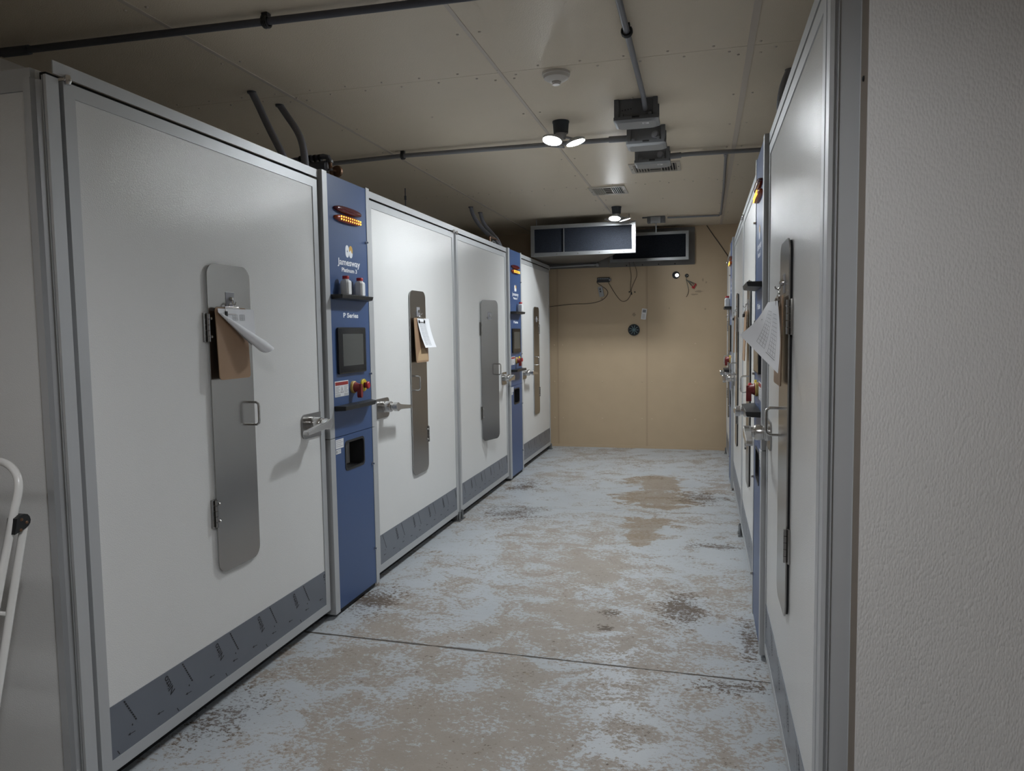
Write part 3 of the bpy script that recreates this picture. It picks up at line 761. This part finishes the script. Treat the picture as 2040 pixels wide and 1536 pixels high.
def jbox(x0, x1, y0, y1, z0, label, lab):
    t = thing('junction_box', label, 'junction box', ((x0+x1)/2, (y0+y1)/2, ZC), 'grey junction boxes in a row on the ceiling')
    q = MB(); q.box((x0+.012, y0+.012, z0+.028), (x1-.012, y1-.012, ZC)); q.build('box_shell', 'box_dark', t)
    for px in (x0, x1-.026):
        for py in (y0, y1-.026): MB().box((px, py, z0+.03), (px+.026, py+.026, ZC), .002).build('corner_pillar', 'box_dark', t)
    c = .022
    q = MB(); top = rrect(x0-.004, x1+.004, y0-.006, y1+.004, .012, 3); bot = rrect(x0+c*.6, x1-c*.6, y0+.004, y1-c, .03, 3); n = len(top)
    q.prism(top, z0+.014, z0+.032, 2); q.build('lid_rim', 'box_dark', t)
    q = MB(); vs = [(*p, z0+.014) for p in top] + [(*p, z0) for p in bot]
    fs = [tuple(range(n)), tuple(range(2*n-1, n-1, -1))]
    for k in range(n): fs.append((k, (k+1) % n, n+(k+1) % n, n+k))
    q.add(vs, fs); q.build('lid', 'lid', t)
    for px in (x0+.030, x1-.052): MB().box((px, y0-.004, z0+.024), (px+.020, y0+.012, z0+.050), .002).build('latch', 'box_dark', t)
    MB().box(((x0+x1)/2-.02, y0-.009, z0+.022), ((x0+x1)/2+.02, y0-.004, z0+.032), .001).build('pry_slot', 'dark', t)
    if lab:
        lx = x1-.085; MB().box((lx, y0+.022, z0-.0012), (lx+.034, y0+.056, z0+.0005)).build('label', 'label', t)
        q = MB()
        for k in range(4): q.box((lx+.004, y0+.027+k*.007, z0-.0016), (lx+.028-(k % 2)*.008, y0+.030+k*.007, z0-.0010))
        q.build('label_print', 'ink', t)
    return t
jA = jbox(-.490, -.250, 4.203, 4.372, 2.672, 'grey junction box nearest the camera, largest looking of three', True)
for k in range(4): MB().rev((-.445+.016*k, 4.2165, 2.742+.002*k), (-.445+.016*k, 4.213, 2.742+.002*k), [(0, .0035), (1, .003)], 8).build('punched_hole', 'dark', jA)
jB = jbox(-.478, -.238, 4.780, 4.950, 2.680, 'grey junction box in the middle of the ceiling row', False)
jC = jbox(-.478, -.236, 5.350, 5.520, 2.688, 'grey junction box furthest from the camera, over the vent', True)
for jb, y, z in ((jB, 4.793, 2.745), (jC, 5.363, 2.75)):
    MB().rev((-.300, y, z), (-.300, y-.018, z), [(0, .024), (.4, .024), (.45, .016), (1, .014)], 14).build('cable_gland', 'conduit', jb, smooth=True)

def conduit(name, pts, r, label, mat='conduit', couplers=(), clips=(), seg=12, sm=0):
    t = thing(name, label, 'conduit', pts[0])
    MB().tube(pts, r, seg, sm).build('pipe', mat, t, smooth=True)
    for a, b in couplers: MB().tube([a, b], r*1.35, seg).build('coupler', mat, t, smooth=True)
    for (x, y, z, axis) in clips:
        q = MB(); d = Vector((1, 0, 0)) if axis == 'x' else Vector((0, 1, 0)); e = Vector((0, 1, 0)) if axis == 'x' else Vector((1, 0, 0))
        c = Vector((x, y, z)); R_ = r*1.5
        arc = [c + e*(R_*math.cos(math.radians(a))) + Vector((0, 0, R_*math.sin(math.radians(a)))) for a in range(140, 401, 26)]
        for w_ in (-.008, 0, .008): q.tube([tuple(p + d*w_) for p in arc], .005, 6)
        q.box((x-.014, y-.014, z+R_*.4), (x+.014, y+.014, ZC), .002)
        q.build('saddle_clip', 'black', t)
    return t
zc = ZC-.032
conduit('conduit', [(-3.12, 2.63, zc), (-1.2, 2.70, zc), (1.2, 2.76, zc)], .0150, 'dark conduit crossing the ceiling at the upper left corner', 'conduit_dark', [((-2.98, 2.635, zc), (-2.84, 2.641, zc))], [(-1.70, 2.682, zc, 'x')])
conduit('conduit', [(-.318, -1.5, zc), (-.318, 4.06, zc), (-.318, 4.235, 2.738)], .0135, 'grey conduit running along the ceiling into the nearest junction box', 'conduit', [], [(-.318, 3.20, zc, 'y')])
conduit('conduit', [(-3.1, 5.01, zc), (-2.07, 4.905, zc), (-.47, 4.86, 2.752)], .0150, 'grey conduit from the left row to the middle junction box', 'conduit', [((-.60, 4.863, 2.755), (-.47, 4.86, 2.752))], [(-2.06, 4.905, zc, 'x')])
conduit('conduit', [(-.250, 5.44, 2.752), (-.10, 5.46, 2.762), (.5, 5.52, 2.768), (1.4, 5.6, 2.77)], .0150, 'grey conduit from the furthest junction box towards the right row', 'conduit', [((-.245, 5.44, 2.752), (-.16, 5.452, 2.757))], [])
conduit('conduit', [(-.02, 5.54, 2.784), (.13, 5.57, 2.784), (.152, 5.62, 2.784), (.172, 7.0, 2.784), (.180, 8.50, 2.784), (.160, 8.60, 2.784), (-.40, 8.56, 2.784)], .0105, 'thin grey conduit bent along the ceiling to the sensor box', 'conduit', [((.150, 5.60, 2.784), (.152, 5.69, 2.784)), ((.178, 8.42, 2.784), (.180, 8.50, 2.784))], [])

t = thing('sensor_box', 'small grey box on the ceiling beside the rear duct', 'sensor box', (-.53, 8.55, ZC))
MB().box((-.625, 8.52, 2.735), (-.425, 8.62, ZC), .003).build('box_shell', 'box_dark', t)
MB().box((-.585, 8.508, 2.725), (-.475, 8.522, 2.795), .003).build('cover_plate', 'lid', t)
MB().box((-.68, 8.54, 2.788), (-.62, 8.56, ZC)).build('bracket', 'box_dark', t)
MB().cyl((-.525, 8.54, 2.735), (-.525, 8.54, 2.62), .006, seg=8).build('probe', 'lid', t)

def ceiling_vent(x0, x1, y0, y1, label, dense):
    t = thing('ceiling_vent', label, 'vent', ((x0+x1)/2, (y0+y1)/2, ZC), 'louvred air vents in the ceiling')
    fw_ = .030
    q = MB(); q.ring([(x0, y0), (x1, y0), (x1, y1), (x0, y1)], [(x0+fw_, y0+fw_), (x1-fw_, y0+fw_), (x1-fw_, y1-fw_), (x0+fw_, y1-fw_)], ZC-.009, ZC+.001, 2); q.build('vent_frame', 'vent', t)
    MB().box((x0+fw_*.8, y0+fw_*.8, ZC-.001), (x1-fw_*.8, y1-fw_*.8, ZC+.0005)).build('vent_backing', 'dark', t)
    W = x1-x0-2*fw_
    def slat(xa, lean):
        MB().add([(xa, y0+fw_, ZC-.0015), (xa+.0025, y0+fw_, ZC-.0015), (xa+.0025+lean, y0+fw_, ZC-.013), (xa+lean, y0+fw_, ZC-.013),
                  (xa, y1-fw_, ZC-.0015), (xa+.0025, y1-fw_, ZC-.0015), (xa+.0025+lean, y1-fw_, ZC-.013), (xa+lean, y1-fw_, ZC-.013)],
                 [(0, 1, 2, 3), (4, 7, 6, 5), (0, 4, 5, 1), (2, 6, 7, 3), (0, 3, 7, 4), (1, 5, 6, 2)]).build('slat', 'vent', t)
    for k in range(5):
        slat(x0+fw_+.010 + k*W*.066, -.005); slat(x1-fw_-.012 - k*W*.066, .005)
    cx0, cx1 = x0+fw_+W*.36, x1-fw_-W*.36
    for k in range(4):
        yy = y0+fw_+.01 + k*(y1-y0-2*fw_-.02)/3.4
        MB().box((cx0, yy, ZC-.010), (cx1, yy+.003, ZC-.0015)).build('slat', 'vent', t)
    for x in (cx0, cx1): MB().box((x-.002, y0+fw_, ZC-.011), (x+.002, y1-fw_, ZC-.001)).build('slat', 'vent', t)
    for px in (x0+.014, x1-.014):
        MB().rev((px, (y0+y1)/2, ZC-.009), (px, (y0+y1)/2, ZC-.012), [(0, .006), (1, .003)], 8).build('screw', 'dark', t)
ceiling_vent(-1.012, -.685, 6.63, 7.00, 'louvred ceiling vent in front of the galvanised duct', True)
ceiling_vent(-.570, -.180, 5.815, 6.15, 'louvred ceiling vent half hidden by the furthest junction box', True)

# ---- galvanised ducts
def frame4(t, x0, x1, z0, z1, y, wd, dp):
    for (a, b, c, d) in ((x0, x1, z1-wd, z1), (x0, x1, z0, z0+wd), (x0, x0+wd, z0+wd, z1-wd), (x1-wd, x1, z0+wd, z1-wd)):
        MB().box((a, y, c), (b, y+dp, d), .0015).build('flange', 'galv', t)
t = thing('air_duct', 'large galvanised air duct with dark filter, hung below the ceiling', 'duct', (-1.31, 8.17, 2.36))
frame4(t, -1.902, -.722, 2.366, 2.714, 8.17, .042, .03)
MB().box((-1.862, 8.186, 2.404), (-.762, 8.196, 2.676)).build('filter_screen', 'mesh', t)
MB().box((-1.525, 8.168, 2.406), (-1.517, 8.186, 2.674)).build('divider_bar', 'galv', t)
q = MB(); A4 = [(-1.895, 2.372), (-.930, 2.372), (-.930, 2.708), (-1.895, 2.708)]; B4 = [(-2.00, 2.392), (-1.33, 2.392), (-1.33, 2.712), (-2.00, 2.712)]
q.add([(x, 8.20, z) for x, z in A4] + [(x, YW-.02, z) for x, z in B4], [(3, 2, 1, 0), (4, 5, 6, 7), (0, 1, 5, 4), (1, 2, 6, 5), (2, 3, 7, 6), (3, 0, 4, 7)]); q.build('plenum', 'duct', t)
MB().box((-.932, 8.20, 2.372), (-.726, 8.235, 2.708)).build('side_return', 'duct', t)
MB().box((-2.06, YW-.02, 2.33), (-1.18, YW-.001, 2.76)).build('wall_flange', 'duct', t)
for x, z in ((-1.86, 2.386), (-1.60, 2.386), (-1.36, 2.386), (-1.12, 2.386), (-.85, 2.386), (-1.3, 2.694), (-.80, 2.694), (-.743, 2.66), (-.743, 2.44)):
    MB().rev((x, 8.17, z), (x, 8.163, z), [(0, .007), (.6, .006), (1, .003)], 8).build('screw', 'chrome', t, smooth=True)
for x in (-1.85, -.80): MB().cyl((x, 8.25, 2.705), (x, 8.25, ZC), .004, seg=8).build('hanger_rod', 'galv', t)
t = thing('air_duct', 'rear galvanised duct opening mounted flush on the tan wall', 'duct', (-.66, 9.24, 2.36))
frame4(t, -1.138, -.178, 2.370, 2.720, 9.24, .036, .025)
MB().box((-1.105, 9.256, 2.402), (-.210, 9.264, 2.688)).build('filter_screen', 'mesh', t)
q = MB(); q.ring([(-1.12, 2.386), (-.196, 2.386), (-.196, 2.704), (-1.12, 2.704)], [(-1.10, 2.40), (-.21, 2.40), (-.21, 2.69), (-1.10, 2.69)], 9.262, YW-.012, 1); q.build('sleeve', 'duct', t)
q = MB(); q.ring([(-1.175, 2.325), (-.108, 2.325), (-.108, 2.786), (-1.175, 2.786)], [(-1.11, 2.393), (-.204, 2.393), (-.204, 2.697), (-1.11, 2.697)], YW-.014, YW-.001, 1); q.build('wall_flange', 'duct', t)
for x in (-.95, -.75, -.55, -.35): MB().rev((x, YW-.014, 2.342), (x, YW-.020, 2.342), [(0, .008), (1, .004)], 8).build('screw', 'dark', t)
t = thing('drain_pipe', 'pale pipe with a shiny end fitting under the large duct', 'pipe', (-1.9, 9.38, 2.385))
MB().tube([(-1.95, 9.40, 2.352), (-1.40, 9.40, 2.364)], .012, 10).build('pipe', 'lid', t, smooth=True)
MB().rev((-1.43, 9.40, 2.364), (-1.30, 9.40, 2.366), [(0, .017), (.55, .017), (.6, .012), (.75, .012), (.78, .024), (1, .024)], 14).build('end_fitting', 'galv', t, smooth=True)

# ================================================================== FAR WALL THINGS
yw = YW
t = thing('terminal_strip', 'black terminal strip high on the tan wall', 'terminal strip', (-1.24, yw, 2.136))
MB().box((-1.325, yw-.028, 2.138), (-1.165, yw-.004, 2.198), .003).build('strip_body', 'black', t)
for k in range(6): MB().box((-1.315+k*.024, yw-.034, 2.176), (-1.299+k*.024, yw-.027, 2.190)).build('terminal', 'conduit', t)
MB().rev((-1.172, yw-.03, 2.168), (-1.148, yw-.03, 2.168), [(0, .014), (1, .014)], 10).build('end_knob', 'conduit', t)
def tilted(cx, cz, deg):
    c, s = math.cos(math.radians(deg)), math.sin(math.radians(deg))
    return lambda x, n, z: (cx + x*c - z*s, yw - n, cz + x*s + z*c)
t = thing('remote_control', 'grey remote hanging crooked below the black terminal strip', 'remote control', (-1.275, yw, 1.95))
Tm = tilted(-1.278, 2.02, 11)
q = MB(Tm); q.prism(rrect(-.030, .030, -.066, .066, .008), .002, .020, 1); q.build('remote_body', 'remote', t)
for z in (.034, .004): MB(Tm).rev((-.004, .020, z), (-.004, .023, z), [(0, .010), (1, .009)], 12).build('button', 'black', t)
t = thing('remote_control', 'white remote with dark screen on the wall above the round fan', 'remote control', (-.735, yw, 1.655))
Tm = tilted(-.733, 1.723, -7)
q = MB(Tm); q.prism(rrect(-.031, .031, -.069, .069, .006), .002, .018, 1); q.build('remote_body', 'remote_w', t)
MB(Tm).box((-.019, .018, .020), (.021, .019, .055)).build('remote_screen', 'conduit', t)
q = MB(Tm)
for k in range(4):
    for j in range(2): q.box((-.014+j*.016, .018, -.012-k*.014), (-.004+j*.016, .0188, -.006-k*.014))
q.build('buttons', 'ink', t)['kind'] = 'stuff'
t = thing('wall_fan', 'small round black fan vent on the tan wall', 'fan', (-.860, yw, 1.452))
fx, fz = -.860, 1.5245
q = MB(); q.ring(circle(fx, fz, .074, 32), circle(fx, fz, .062, 32), yw-.024, yw-.001, 1); q.build('fan_rim', 'black', t)
MB().prism(circle(fx, fz, .063, 32), yw-.010, yw-.002, 1).build('fan_back', 'dark', t)
for k in range(9):
    a = 2*PI*k/9; u = Vector((math.cos(a), math.sin(a))); p = Vector((-u.y, u.x))
    pts = [Vector((fx, fz)) + u*.014 - p*.004, Vector((fx, fz)) + u*.058 - p*.007, Vector((fx, fz)) + u*.058 + p*.003, Vector((fx, fz)) + u*.014 + p*.004]
    MB().prism([tuple(v) for v in pts], yw-.017, yw-.013, 1).build('blade', 'teal', t)
MB().prism(circle(fx, fz, .015, 16), yw-.020, yw-.010, 1).build('fan_hub', 'teal', t)
t = thing('wall_light', 'small round lit lens in a dark hole high on the tan wall', 'light', (-.335, yw, 2.16))
q = MB(); q.ring(circle(-.337, 2.201, .046, 28), circle(-.325, 2.198, .021, 28), yw-.008, yw-.0005, 1); q.build('hole_rim', 'dark', t)
MB().rev((-.325, yw-.001, 2.198), (-.325, yw-.009, 2.198), [(0, .0215), (.5, .021), (1, .015)], 24).build('lit_lens', 'bulb', t, smooth=True)
t = thing('wire_bundle', 'loose wires with red connectors hanging from a wall hole', 'wires', (-.205, yw, 1.93))
MB().rev((-.205, yw-.001, 2.190), (-.205, yw-.012, 2.190), [(0, .024), (.6, .022), (1, .014)], 16).build('cable_gland', 'black', t, smooth=True)
MB().rev((-.197, yw-.012, 2.192), (-.197, yw-.016, 2.192), [(0, .007), (1, .005)], 10).build('screw', 'chrome', t)
ends = [(-.135, 2.055, 'wire_g'), (-.115, 2.075, 'wire_g'), (-.098, 2.085, 'cable'), (-.150, 2.065, 'cable'), (-.185, 2.03, 'wire_g')]
for ex, ez_, mm in ends:
    MB().tube([(-.207, yw-.012, 2.185), (-.212, yw-.02, 2.135), ((-.205+ex)/2-.01, yw-.022, 2.115), (ex, yw-.014, ez_)], .0032, 6, 1).build('wire', mm, t)
MB().tube([(-.185, yw-.012, 2.03), (-.18, yw-.01, 2.0), (-.195, yw-.01, 1.95), (-.212, yw-.01, 1.925)], .0028, 6, 1).build('wire', 'cable', t)
for ex, ez_ in ((-.137, 2.048), (-.122, 2.040), (-.098, 2.078), (-.113, 2.058)):
    MB().rev((ex, yw-.014, ez_+.012), (ex+.004, yw-.014, ez_-.016), [(0, .005), (.5, .009), (1, .008)], 10).build('wire_connector', 'red', t)
def cable(pts, label, r=.0034, mat='cable', name='cable'):
    return tag(MB().tube(pts, r, 6, 2).build(name, mat, None, smooth=True), label, 'cable')
cable([(-1.968, yw-.006, 1.842), (-1.66, yw-.006, 1.872), (-1.42, yw-.006, 1.868), (-1.26, yw-.008, 1.905), (-1.185, yw-.008, 1.985), (-1.20, yw-.008, 2.045), (-1.28, yw-.008, 2.10), (-1.335, yw-.008, 2.135), (-1.325, yw-.012, 2.165)], 'brown cable from the left row up to the terminal strip')
cable([(-1.185, yw-.012, 2.140), (-1.150, yw-.008, 2.075), (-1.075, yw-.008, 1.955), (-1.015, yw-.008, 1.885), (-.945, yw-.008, 1.895), (-.900, yw-.008, 1.965), (-.893, yw-.010, 2.005)], 'brown cable sagging from the terminal strip to the wire joint')
cable([(-.905, 9.30, 2.372), (-.905, yw-.008, 2.30), (-.890, yw-.008, 2.20), (-.905, yw-.008, 2.08), (-.897, yw-.010, 2.0)], 'straighter dark cable dropping from the rear duct')
cable([(-.852, 9.30, 2.372), (-.840, yw-.008, 2.33), (-.812, yw-.008, 2.22), (-.860, yw-.008, 2.12), (-.893, yw-.008, 2.04), (-.893, yw-.010, 1.985)], 'bowed dark cable dropping from the rear duct')
t = thing('wire_joint', 'small dark wire nuts where the two duct cables meet', 'wire connector', (-.89, yw, 1.99))
for dx, dz, dr in ((-.022, .016, -.03), (.0, .004, 0), (.002, -.012, .004), (.040, .012, .02)):
    MB().rev((-.89+dx, yw-.012, 2.0+dz), (-.89+dx+dr*.3, yw-.012, 2.0+dz-.016), [(0, .004), (.5, .008), (1, .006)], 8).build('wire_nut', 'black', t)
cable([(.033, yw-.008, 2.795), (.10, yw-.006, 2.69), (.21, yw-.006, 2.53), (.30, yw-.006, 2.39)], 'dark cable running diagonally across the upper right of the tan wall', .005)

# ================================================================== PIPES ON THE CABINET TOPS
def hose(pts, label, r=.019, group='grey hoses between ceiling and cabinet tops'):
    t = thing('hose', label, 'hose', pts[0], group)
    MB().tube(pts, r, 12, 2).build('hose_pipe', 'hose', t, smooth=True)
    p = Vector(pts[0]); MB().rev((p.x, p.y, ZC), (p.x, p.y, ZC-.010), [(0, r*1.25), (1, r*1.15)], 16).build('ceiling_collar', 'conduit_dark', t, smooth=True)
    return t
hose([(-2.315, 3.490, ZC), (-2.285, 3.500, 2.735), (-2.215, 3.475, 2.61), (-2.110, 3.405, 2.475), (-2.02, 3.34, 2.346)], 'grey hose dropping from the ceiling, nearer of the left pair')
hose([(-2.300, 3.730, ZC), (-2.255, 3.735, 2.735), (-2.150, 3.660, 2.625), (-2.045, 3.525, 2.52), (-1.995, 3.455, 2.42), (-1.985, 3.440, 2.346)], 'grey hose dropping from the ceiling beside the pipe manifold')
hose([(-2.310, 7.240, ZC), (-2.29, 7.29, 2.69), (-2.20, 7.36, 2.56), (-2.05, 7.25, 2.45), (-1.98, 7.20, 2.346)], 'grey hose curving onto the far left incubator, nearer of its pair', .020)
hose([(-2.320, 7.600, ZC), (-2.30, 7.64, 2.69), (-2.20, 7.62, 2.58), (-2.07, 7.40, 2.47), (-2.0, 7.30, 2.346)], 'grey hose curving onto the far left incubator, farther of its pair', .020)
hose([(.415, 3.985, ZC), (.375, 3.93, 2.70), (.360, 3.88, 2.58), (.38, 3.86, 2.45), (.40, 3.86, 2.346)], 'grey hose behind the top of the nearest right door', .022)
t = thing('pipe_manifold', 'dark pipes with a copper elbow on top of the first blue column', 'pipes', (-2.14, 3.80, 2.338))
MB().tube([(-2.30, 3.80, 2.508), (-2.075, 3.80, 2.518), (-2.050, 3.80, 2.512), (-2.040, 3.80, 2.49)], .015, 10).build('upper_pipe', 'conduit_dark', t, smooth=True)
for k in range(5): MB().rev((-2.225+.030*k, 3.80, 2.5115), (-2.212+.030*k, 3.80, 2.512), [(0, .020), (1, .020)], 12).build('pipe_rib', 'dark', t, smooth=True)
MB().tube([(-2.34, 3.80, 2.452), (-2.055, 3.80, 2.460)], .034, 12).build('lower_pipe', 'conduit_dark', t, smooth=True)
MB().tube([(-2.040, 3.80, 2.495), (-2.030, 3.80, 2.42), (-2.022, 3.80, 2.346)], .011, 10).build('copper_pipe', 'copper', t, smooth=True)
for z in (2.492, 2.446): MB().rev((-2.035, 3.80, z), (-2.034, 3.80, z-.012), [(0, .015), (1, .015)], 12).build('copper_collar', 'galv', t, smooth=True)
MB().rev((-2.005, 3.81, 2.435), (-2.005, 3.835, 2.435), [(0, .030), (.5, .034), (1, .028)], 16).build('valve_wheel', 'copper', t, smooth=True)
MB().tube([(-2.03, 3.80, 2.435), (-2.005, 3.822, 2.435)], .009, 8).build('valve_stem', 'copper', t, smooth=True)
MB().box((-2.32, 3.785, 2.338), (-2.28, 3.815, 2.52)).build('support', 'conduit_dark', t)
t = thing('cable_coil', 'pale looped cable with a copper pipe behind the far left column', 'cable', (-2.0, 7.05, 2.338))
MB().tube([(-2.0, 6.88, 2.338), (-2.0, 6.90, 2.385), (-2.0, 6.97, 2.415), (-2.0, 7.05, 2.405), (-2.0, 7.10, 2.37), (-2.0, 7.12, 2.338)], .005, 8, 2).build('loop', 'lid', t, smooth=True)
MB().tube([(-2.05, 7.02, 2.46), (-2.05, 7.27, 2.462), (-2.05, 7.30, 2.455), (-2.05, 7.31, 2.338)], .011, 8).build('copper_pipe', 'copper', t, smooth=True)
MB().tube([(-2.05, 7.02, 2.46), (-2.05, 7.02, 2.338)], .011, 8).build('copper_pipe', 'copper', t, smooth=True)
t = thing('hanger_rod', 'thin threaded rod from ceiling to the cabinet top', 'rod', (-2.563, 6.134, 2.338))
MB().cyl((-2.563, 6.134, 2.338), (-2.563, 6.134, ZC), .005, seg=8).build('rod', 'conduit_dark', t)
MB().cyl((-2.563, 6.134, 2.70), (-2.563, 6.134, 2.735), .010, seg=6).build('nut', 'conduit_dark', t)

# ================================================================== STEP LADDER
t = thing('step_ladder', 'folded white tubular step ladder leaning by the left end panel', 'step ladder', (-2.15, 1.50, 0))
xr_, xl_ = -1.950, -2.375
rail = [(xr_, 1.372, .0), (xr_, 1.520, .50), (xr_, 1.662, 1.00), (xr_, 1.686, 1.063), (xr_-.012, 1.699, 1.108), (xr_-.05, 1.708, 1.140), (xr_-.10, 1.712, 1.152), (-2.16, 1.714, 1.156),
        (xl_+.10, 1.712, 1.152), (xl_+.05, 1.708, 1.140), (xl_+.012, 1.699, 1.108), (xl_, 1.686, 1.063), (xl_, 1.662, 1.00), (xl_, 1.520, .50), (xl_, 1.372, .0)]
MB().tube(rail, .0115, 14, 2).build('front_rail', 'ladder', t, smooth=True)
for x in (xr_+.012, xl_-.012):
    MB().tube([(x, 1.440, .0), (x, 1.688, .975)], .0112, 12).build('rear_leg', 'ladder', t, smooth=True)
    MB().rev((x, 1.436, 0), (x, 1.446, .035), [(0, .017), (1, .016)], 12).build('rubber_foot', 'dark', t)
    q = MB(lambda y, n, z, X=x: (X + n, y, z)); q.prism([(1.6446, 0.9492), (1.6547, 0.9938), (1.6662, 1.001), (1.6792, 1.0032), (1.6893, 0.9996), (1.6958, 0.9917), (1.6986, 0.9816), (1.6965, 0.9722), (1.6907, 0.965), (1.6806, 0.9593)], -.024, .012, 1)
    q.build('hinge_bracket', 'black', t)
    for yy, zz in ((1.669, .988), (1.685, .976), (1.665, .958)): MB().rev((x+.012, yy, zz), (x+.015, yy, zz), [(0, .005), (1, .003)], 8).build('rivet', 'copper', t)
for x in (xr_, xl_): MB().rev((x, 1.370, 0), (x, 1.380, .035), [(0, .018), (1, .017)], 12).build('rubber_foot', 'dark', t)
for k, (z, y) in enumerate(((.30, 1.462), (.58, 1.545), (.86, 1.625))):
    MB().box((xl_+.012, y-.030, z), (xr_-.012, y-.004, z+.16), .006).build('step', 'black', t)
for z, y in ((.22, 1.495), (.72, 1.621)): MB().tube([(xl_-.012, y, z), (xr_+.012, y, z)], .008, 8).build('cross_bar', 'ladder', t, smooth=True)
